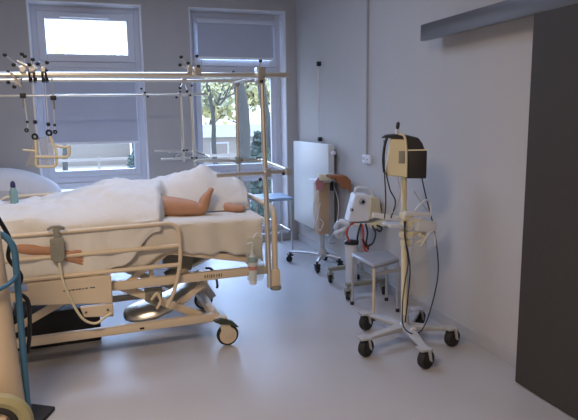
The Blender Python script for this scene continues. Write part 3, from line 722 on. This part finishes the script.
# ------------------------------------------------------------------ suction / ventilator unit on cart
c2 = thing('suction_cart', 'low grey wheeled base carrying the white medical unit by the wall', 'cart', (2.2,4.75,0))
MB().bar((2.00,4.47,.14),(2.40,4.50,.14),.05,.035,.006).build('front_bar','grey',c2)
MB().bar((2.06,5.02,.14),(2.40,5.05,.14),.05,.035,.006).build('rear_bar','grey',c2)
MB().bar((2.28,4.48,.15),(2.28,5.04,.15),.05,.04,.006).build('base_beam','grey',c2)
MB().cyl((2.30,4.80,.15),(2.30,4.80,.70),.022).build('post','lgrey',c2)
MB().ab((2.12,4.62,.62),(2.42,4.92,.645),.008).build('shelf','white',c2)
for (xx,yy) in ((2.02,4.475),(2.385,4.50),(2.08,5.02),(2.385,5.045)): castor(c2,xx,yy,.042,.028,.9,top=.13)
vu = thing('medical_unit', 'white and cream medical unit with dark knobs on the grey wheeled base', 'machine', (2.27,4.78,.645))
MB().prism([(2.10,4.66,.66),(2.29,4.62,.66),(2.30,4.64,.90),(2.17,4.66,.91)],(.03,.16,0)).build('front_housing','white',vu,bev=.01)
MB().prism([(2.285,4.605,.675),(2.44,4.66,.695),(2.425,4.68,.86),(2.30,4.62,.885)],(0,.20,0)).build('side_housing','creamd',vu,bev=.012)
MB().tube(rnd([(2.19,4.72,.89),(2.20,4.72,.965),(2.34,4.72,.955),(2.38,4.72,.87)],.04),.012).build('carry_handle','white',vu)
for p,r in (((2.225,4.63,.845),.018),((2.13,4.648,.775),.010)):
    b_ = MB().lathe(p,[(r*1.7,0),(r*1.7,.004),(r,.005),(r,.02)],(-.1,-1,0),20).build('knob','lgrey' ,vu)
    MB().lathe(Vector(p)+Vector((0,-.012,0)),[(r,0),(r*.8,.012)],(-.1,-1,0),16).build('knob_cap','black',b_)
MB().prism([(2.30,4.60,.645),(2.44,4.56,.665),(2.44,4.56,.62),(2.30,4.60,.60)],(0,.1,0)).build('connector_bar','creamd',vu)
sj = thing('suction_jar', 'tall cloudy suction jar with a dark lid hanging in front of the medical unit', 'jar', (2.13,4.62,.1))
MB().lathe((2.135,4.66,.10),[(.045,0),(.050,.006),(.057,.34),(.057,.36)],seg=28).build('jar_body','frost',sj)
MB().lathe((2.135,4.66,.46),[(.066,0),(.066,.018),(.05,.03),(.03,.035)],seg=28).build('jar_lid','black',sj)
MB().ab((2.17,4.66,.38),(2.29,4.68,.41)).build('jar_bracket','lgrey',sj)
for i,(p,m,l) in enumerate([([(2.10,4.63,.49),(2.07,4.62,.56),(2.09,4.62,.63),(2.14,4.62,.66)],'red','thin red tube rising from the left side of the jar lid'),
              ([(2.21,4.60,.645),(2.215,4.58,.58),(2.21,4.57,.50),(2.22,4.56,.42),(2.25,4.55,.40)],'red','thick red tube hanging beside the jar lid'),
              ([(2.27,4.56,.47),(2.24,4.55,.44),(2.21,4.55,.46),(2.22,4.55,.50)],'red','short bent red tube over the white stool'),
              ([(2.20,4.60,.65),(2.17,4.58,.60),(2.15,4.57,.53),(2.17,4.6,.49)],'black','black hose curling into the jar lid'),
              ([(2.24,4.59,.65),(2.25,4.57,.57),(2.23,4.55,.49),(2.25,4.55,.42)],'black','black hose hanging between the red tubes'),
              ([(2.30,4.58,.63),(2.32,4.55,.56),(2.28,4.53,.48),(2.22,4.53,.46),(2.19,4.55,.52)],'black','black hose looping under the cream side of the unit'),
              ([(2.34,4.57,.63),(2.38,4.55,.61),(2.36,4.54,.58),(2.32,4.55,.60)],'black','short black hose under the right end of the unit')]):
    tag(MB().tube(spline(p,8),.0085 if m=='black' else .009,8).build('hose',m), l, 'hose', 'hoses of the medical unit')
tg = tag(MB().tube(spline([(2.0,4.72,.60),(2.02,4.68,.66),(2.08,4.62,.655),(2.07,4.66,.60),(2.0,4.70,.56),(2.05,4.72,.52),(2.10,4.7,.60)],8),.020,10).build('corrugated_tube','frost'), 'bundled cloudy breathing tube left of the medical unit', 'tube')

# white stool in front
st = thing('stool', 'square grey topped stool with cream legs before the wheeled medical unit', 'stool', (2.2,4.15,0))
Pz = [(1.985,3.92),(2.28,4.04),(2.335,4.35),(1.99,4.36)]
MB().prism([(x_,y_,.415) for x_,y_ in Pz],(0,0,.04)).build('seat','grey_seat',st,bev=.018)
ctr = Vector((2.15,4.16))
for x_,y_ in Pz:
    p = Vector((x_,y_)); t_ = p+(ctr-p)*.10; b_ = p+(ctr-p)*(.06) 
    MB().cyl((b_.x,b_.y,.0),(t_.x,t_.y,.42),.0115,seg=12).build('leg','cream' if y_<4 else 'steel',st)
    MB().lathe((b_.x,b_.y,0),[(.016,0),(.016,.025),(.012,.03)],seg=12).build('leg_cap','rubber',st)
MB().bar((2.36,3.99,.33) if False else (2.03,3.97,.36),(2.30,4.05,.36),.012,.03).build('apron','lgrey',st)

# ------------------------------------------------------------------ monitor stand
ms = thing('monitor_stand', 'cream pole on a five castor grey base in front of the right wall', 'stand', (1.98,3.42,0))
MB().cyl((1.975,3.42,.12),(1.952,3.42,1.20),.021).build('pole','creamd',ms)
MB().lathe((1.98,3.42,.105),[(.07,0),(.075,.012),(.05,.035),(.03,.055),(.028,.12)]).build('hub','lgrey',ms)
for wx,wy in ((1.85,3.77),(1.635,3.33),(1.91,3.03),(2.275,3.28),(2.265,3.71)):
    d = Vector((wx-1.98,wy-3.42,0)); L_ = d.length; d.normalize(); n_ = Vector((-d.y,d.x,0)); c = Vector((1.98,3.42,0))
    k = MB(); A = c+d*.03; B = c+d*(L_-.01)
    top = [A+n_*.045+Vector((0,0,.155)),B+n_*.022+Vector((0,0,.135)),B-n_*.022+Vector((0,0,.135)),A-n_*.045+Vector((0,0,.155))]
    bot = [A+n_*.04+Vector((0,0,.115)),B+n_*.020+Vector((0,0,.115)),B-n_*.020+Vector((0,0,.115)),A-n_*.04+Vector((0,0,.115))]
    tv = [k.bm.verts.new(p) for p in top]; bv = [k.bm.verts.new(p) for p in bot]
    k.bm.faces.new(tv); k.bm.faces.new(bv[::-1])
    for i in range(4): k.bm.faces.new((tv[i],tv[(i+1)%4],bv[(i+1)%4],bv[i]))
    k.build('base_leg','lgrey',ms,bev=.008)
    castor(ms,wx,wy,.062,.050,math.atan2(wy+.0,wx)+.35-1.0,top=.12,cover='rubber',fm='lgrey')
# clamps and fittings on the pole
for z,sz in ((.93,.05),(.86,.045),(.80,.05),(.74,.04)):
    MB().box((1.965,3.40,z),(sz*1.5,sz*1.5,.045),None,.008).build('pole_clamp','creamd',ms)
MB().tube(rnd([(1.97,3.39,.88),(2.06,3.37,.90),(2.10,3.37,.84),(2.04,3.36,.80),(2.10,3.36,.77)],.02),.011).build('side_fitting','creamd',ms)
MB().tube(rnd([(1.97,3.39,.80),(2.08,3.38,.81),(2.12,3.38,.76),(2.03,3.36,.745)],.02),.009).build('side_fitting','creamd',ms)
MB().bar((1.83,3.44,.87),(1.96,3.43,.86),.13,.02,.004).build('tray','frost',ms)
MB().bar((1.74,3.46,.94),(1.96,3.43,.90),.03,.035,.008).build('side_arm','frost',ms)
MB().bar((1.93,3.37,.95),(2.13,3.36,.93),.035,.035,.012).build('fitting_block','frost',ms)
MB().bar((2.02,3.36,.86),(2.16,3.36,.85),.05,.07,.012).build('fitting_block','frost',ms)
for q_,(a_,b_) in enumerate([((2.0,3.35,.97),(2.10,3.33,1.02)),((2.05,3.35,.72),(2.14,3.33,.80))]):
    MB().tube(spline([a_,((a_[0]+b_[0])/2,3.31,b_[2]+.02),b_,(b_[0]+.02,3.34,b_[2]-.08)],6),.007,8).build('side_fitting','frost',ms)
# monitor head
FR[0] = Matrix.Translation((1.93,3.35,0)) @ Matrix.Rotation(math.radians(-28), 4, 'Z')
mo = thing('patient_monitor', 'cream and black boxy monitor with black cover on top of the cream pole', 'monitor', (0,.1,1.18))
MB().prism([(-.142,0,1.205),(0,0,1.195),(0,0,1.447),(-.108,0,1.452)],(0,.19,0)).build('housing','creamd',mo,bev=.010)
MB().ab((.003,.0,1.188),(.130,.19,1.374),.008).build('rear_box','black',mo)
MB().bar((.002,-.004,1.375),(.132,-.004,1.377),.012,.009).build('rim','creamd',mo)
MB().ab((-.052,-.008,1.29),(-.012,.004,1.37),.003).build('side_panel','grey',mo)
MB().prism([(a_,-.012,b_) for a_,b_ in [(-.168,1.456),(-.14,1.473),(-.07,1.479),(.0,1.470),(.075,1.452),(.098,1.42),(.112,1.384),(.004,1.384),(.003,1.449),(-.10,1.456),(-.14,1.457)]],(0,.215,0)).build('top_cover','black',mo,bev=.004)
MB().tube(spline([(-.13,-.015,1.46),(-.145,-.02,1.40),(-.152,-.02,1.31),(-.145,-.015,1.23)],6),.009).build('side_strap','black',mo)
MB().tube(spline([(-.055,-.012,1.485),(-.018,-.016,1.465),(-.004,-.014,1.38),(-.002,-.012,1.20)],6),.008).build('front_strap','creamd',mo)
k = thing('hand_pump', 'small white fitting with a black bulb tip standing on top of the monitor', 'fitting', (-.065,.06,1.479))
MB().cyl((-.067,.06,1.476),(-.063,.06,1.512),.011).build('stem','white',k)
MB().lathe((-.063,.06,1.508),[(.008,0),(.012,.018),(.013,.038),(.007,.052)],(.12,0,1)).build('tip','black',k)
FR[0] = ID
# cables
def cable(pts, label, m='black', r=.0045, grp='cables of the monitor stand'):
    return tag(MB().tube(spline(pts,10),r,8).build('cable',m), label, 'cable', grp)
cable([(2.035,3.33,1.19),(2.09,3.36,1.05),(2.15,3.37,.88),(2.19,3.37,.70),(2.20,3.36,.52),(2.16,3.34,.36),(2.08,3.30,.20),(2.0,3.26,.145),(1.93,3.25,.150),(1.875,3.26,.21),(1.885,3.29,.36),(1.925,3.33,.50),(1.95,3.34,.62),(1.93,3.35,.78),(1.925,3.36,.90)], 'long black cable from the right side of the monitor looping down near the castors')
cable([(1.80,3.42,1.44),(1.778,3.37,1.25),(1.775,3.34,1.05),(1.778,3.36,.93)], 'straight black cable hanging from the left edge of the monitor')
cable([(1.805,3.40,1.23),(1.815,3.36,1.12),(1.84,3.33,1.04),(1.82,3.35,.93)], 'curved black cable just right of the straight one under the monitor')
cable([(1.87,3.36,1.20),(1.88,3.34,1.10),(1.85,3.34,1.0),(1.80,3.34,.95)], 'pale cable hanging below the cream housing of the monitor', 'lgrey')
cable([(1.93,3.35,.90),(1.92,3.34,.80),(1.945,3.33,.68),(1.96,3.33,.55),(1.945,3.33,.35),(1.93,3.33,.20)], 'dark cable running down close along the cream pole')
cable([(2.0,3.37,1.10),(2.06,3.38,1.02),(2.12,3.40,.96),(2.13,3.40,.92)], 'pale coiled lead on the right of the pole clamps', 'lgrey',.003)
tag(MB().ab((1.955,3.29,.135),(1.995,3.31,.165),.003).build('cable_tag','white'), 'small white tag on the cable loop above the castor base', 'tag')
k = MB(); rg = []
for q_ in range(13):
    z = .36+.48*q_/12; wv = .075*(1-.35*(q_/12)) 
    rg.append([k.bm.verts.new((2.085+(wv+.012*math.sin(a_*4+q_*.6))*math.cos(a_)-.02*q_/12, 3.40+(.035+.008*math.sin(a_*3+q_))*math.sin(a_), z)) for a_ in [2*PI*t/28 for t in range(28)]])
for A,B in zip(rg,rg[1:]):
    for t in range(28): k.bm.faces.new((A[t],A[(t+1)%28],B[(t+1)%28],B[t]))
k.bm.faces.new(rg[0][::-1]); tag(k.build('plastic_bag','film'), 'crumpled clear plastic bag hanging on the right of the cream pole', 'bag')

# ------------------------------------------------------------------ outside
GZ = -1.2
tag(MB().ab((-40,YW+T+.3,GZ-.2),(50,70,GZ)).build('lawn','grass',smooth=False), 'autumn lawn outside the windows', 'lawn')['kind'] = 'stuff'
struct(MB().ab((-40,15,GZ),(50,18,GZ+.02)).build('path','road',smooth=False))
def tree(x,y,h,r,label,seed,crown=None,grp='trees outside the windows'):
    random.seed(seed); t = thing('tree', label, 'tree', (x,y,GZ), grp); k = MB()
    pts = [Vector((x+random.uniform(-.1,.1)*i,y,GZ+h*i/6)) for i in range(7)]; k.tube(spline(pts,3),[r*(1-.8*i/18) for i in range(19)],9); 
    tips = []
    for b in range(16):
        f = random.uniform(.3,.97); p = pts[0].lerp(pts[-1],f); a = random.uniform(0,2*PI); l = h*.36*(1.15-f*.7)
        e = p+Vector((math.cos(a)*l,math.sin(a)*l*.7,l*random.uniform(.5,1.0))); m_ = (p+e)/2+Vector((0,0,-l*.08))
        k.tube(spline([p,m_,e],3),[r*.36*(1-.13*i) for i in range(7)],6); tips.append(e)
        for c_ in range(4):
            a2 = a+random.uniform(-1,1); s_ = p.lerp(e,random.uniform(.35,.9)); e2 = s_+Vector((math.cos(a2)*l*.4,math.sin(a2)*l*.4,l*random.uniform(.1,.5)))
            k.tube([s_,e2],[r*.13,r*.04],5); tips.append(e2)
    k.build('trunk','bark',t)
    if crown:
        c = MB()
        for e in tips:
            for q_ in range(crown[1]):
                o = e+Vector([random.gauss(0,.45) for _ in range(3)]); n1 = Vector([random.uniform(-1,1) for _ in range(3)]).normalized(); n2 = n1.orthogonal().normalized()
                s_ = random.uniform(.05,.12)*(crown[2] if len(crown) > 2 else 1); c.bm.faces.new([c.bm.verts.new(p_) for p_ in (o+n1*s_,o+n2*s_*.7,o-n1*s_,o-n2*s_*.7)])
        c.build('foliage',crown[0],t,smooth=False)
tree(3.25,13.5,9,.20,'thick bare trunk left of centre in the right window',1,('leafy',2))
tree(4.6,15.5,10,.16,'paler trunk behind the frame post in the right window',2,('leafy',3))
tree(6.1,19,10,.17,'tree with yellow leaves at the right edge of the right window',3,('leafy',5))
tree(5.9,30,8,.15,'distant slim tree between the two trunks in the right window',4,('leafy',22))
tree(-1.6,31,5.5,.14,'yellow leaved tree at the left side of the left window',5,('leafy',22))
tree(1.9,33,5.5,.14,'yellow leaved tree at the right side of the left window',6,('leafy',22))
tree(9.5,26,10,.18,'far tree beyond the house to the right',8,('leafy',22))
for i_, (x_, h_, l_) in enumerate([(6.5,6.2,'backmost yellow tree left of the house roof'),(9.0,6.8,'backmost broad yellow tree above the house roof'),(11.3,6.4,'backmost pale yellow tree right of the house roof'),(13.8,7.0,'backmost yellow tree at the right end of the house')]):
    tree(x_,47,h_,.16,l_,40+i_,(('leafy','leafp')[i_%2],9,4))
def bush(x,y,rx,h,m,label,seed,grp):
    random.seed(seed); t = thing('bush', label, 'bush', (x,y,GZ), grp); k = MB()
    for b in range(9): a = random.uniform(0,2*PI); k.tube([(x,y,GZ),(x+math.cos(a)*rx*.6,y+math.sin(a)*.4,GZ+h*.7)],[.03,.01],5)
    k.build('stems','bark',t); c = MB()
    for q_ in range(1500):
        a = random.uniform(0,2*PI); rr = math.sqrt(random.random()); zz = random.random(); w_ = math.sqrt(max(.05,1-zz**2))
        o = Vector((x+math.cos(a)*rr*rx*w_,y+math.sin(a)*rr*.8*w_,GZ+.1+zz*h)); n1 = Vector([random.uniform(-1,1) for _ in range(3)]).normalized(); n2 = n1.orthogonal().normalized(); s_ = random.uniform(.05,.11)
        c.bm.faces.new([c.bm.verts.new(p_) for p_ in (o+n1*s_,o+n2*s_*.7,o-n1*s_,o-n2*s_*.7)])
    c.build('foliage',m,t,smooth=False)
bush(4.15,15,.35,2.3,'leafg','narrow dark green conifer like bush between the trunks',11,'bushes outside')
bush(1.3,18.6,.6,1.9,'leafg','dark green bush outside the left window',12,'bushes outside')
bush(5.6,21,1.0,1.2,'leafy','yellowish bush outside the right window',13,'bushes outside')
hs_ = thing('house', 'pale house with a grey pitched roof across the lawn', 'house', (6,36,GZ))
MB().ab((3,34,GZ),(13,40,GZ+1.7)).build('wall','house',hs_,smooth=False)
MB().prism([(2.5,33.6,GZ+1.7),(2.5,40.4,GZ+1.7),(2.5,37,GZ+2.4)],(11,0,0)).build('roof','roof',hs_,smooth=False)
for xx in (4.2,6.4,8.6,10.8): 
    f = MB().ab((xx,33.93,GZ+.5),(xx+1.1,34.0,GZ+1.4)).build('window','pvc',hs_); MB().ab((xx+.1,33.9,GZ+.6),(xx+1.0,33.94,GZ+1.3)).build('pane','roof',f)
hs2 = thing('house', 'long low pale building behind the left window view', 'house', (-4,40,GZ))
MB().ab((-12,38,GZ),(2,44,GZ+1.7)).build('wall','house',hs2,smooth=False)
MB().prism([(-12.5,37.6,GZ+1.7),(-12.5,44.4,GZ+1.7),(-12.5,41,GZ+2.6)],(15,0,0)).build('roof','roof',hs2,smooth=False)
fn = thing('fence', 'low pale rail fence across the lawn', 'fence', (2,27,GZ))
MB().ab((-14,27,GZ+1.0),(18,27.06,GZ+1.12)).build('rail','house',fn); MB().ab((-14,27,GZ+.45),(18,27.06,GZ+.55)).build('rail','house',fn)
for i in range(17): MB().ab((-14+i*2,26.97,GZ),(-13.9+i*2,27.09,GZ+1.2)).build('post','house',fn)

# ------------------------------------------------------------------ light, world, camera
w = bpy.data.worlds.new('sky'); sc.world = w; w.use_nodes = True; nt = w.node_tree; bg = nt.nodes['Background']
tc = nt.nodes.new('ShaderNodeTexCoord'); sp = nt.nodes.new('ShaderNodeSeparateXYZ'); cr_ = nt.nodes.new('ShaderNodeValToRGB')
nt.links.new(tc.outputs['Generated'], sp.inputs[0]); nt.links.new(sp.outputs['Z'], cr_.inputs[0]); nt.links.new(cr_.outputs[0], bg.inputs[0])
cr_.color_ramp.elements[0].color = (.76,.86,1,1); cr_.color_ramp.elements[1].color = (.45,.60,1,1); cr_.color_ramp.elements[1].position = .8
bg.inputs[1].default_value = 1.9
sl = bpy.data.lights.new('sun', 'SUN'); sl.energy = 9.5; sl.angle = math.radians(70); sl.color = (.48,.66,1)
so_ = bpy.data.objects.new('sun', sl); C.objects.link(so_); so_.location = (3,20,12)
so_.rotation_euler = Vector((-.12,-1,-.62)).to_track_quat('-Z','Y').to_euler()
for (x0,x1,z0,z1) in (W1,W2):
    l = bpy.data.lights.new('window_portal','AREA'); l.shape = 'RECTANGLE'; l.size = x1-x0; l.size_y = z1-z0; l.cycles.is_portal = True
    o = bpy.data.objects.new('window_portal', l); C.objects.link(o); o.location = ((x0+x1)/2,YW+T+.05,(z0+z1)/2); o.rotation_euler = (-PI/2,0,0)
cam = bpy.data.cameras.new('camera'); co = bpy.data.objects.new('camera', cam); C.objects.link(co); sc.camera = co
cam.sensor_width = 36; cam.lens = 574.7/578*36; cam.clip_start = .05; cam.clip_end = 300
d = Vector((51,3560,574.7)).normalized(); y_ = Vector((-194,-90,574.7)); y_ = (y_-d*y_.dot(d)).normalized(); x_ = d.cross(y_).normalized()
# world = R @ cam(right,down,forward)
R = Matrix((x_, y_, -d)); r_, dn, fw = R.col[0], R.col[1], R.col[2]
mw = Matrix((( r_.x,-dn.x,-fw.x,0),(r_.y,-dn.y,-fw.y,0),(r_.z,-dn.z,-fw.z,1.6),(0,0,0,1)))
co.matrix_world = mw
for o in bpy.data.objects:
    if '_w' in o: del o['_w']
vs = sc.view_settings; vs.view_transform = 'Standard'; vs.look = 'None'; vs.exposure = .78; vs.gamma = 1; vs.use_curve_mapping = False
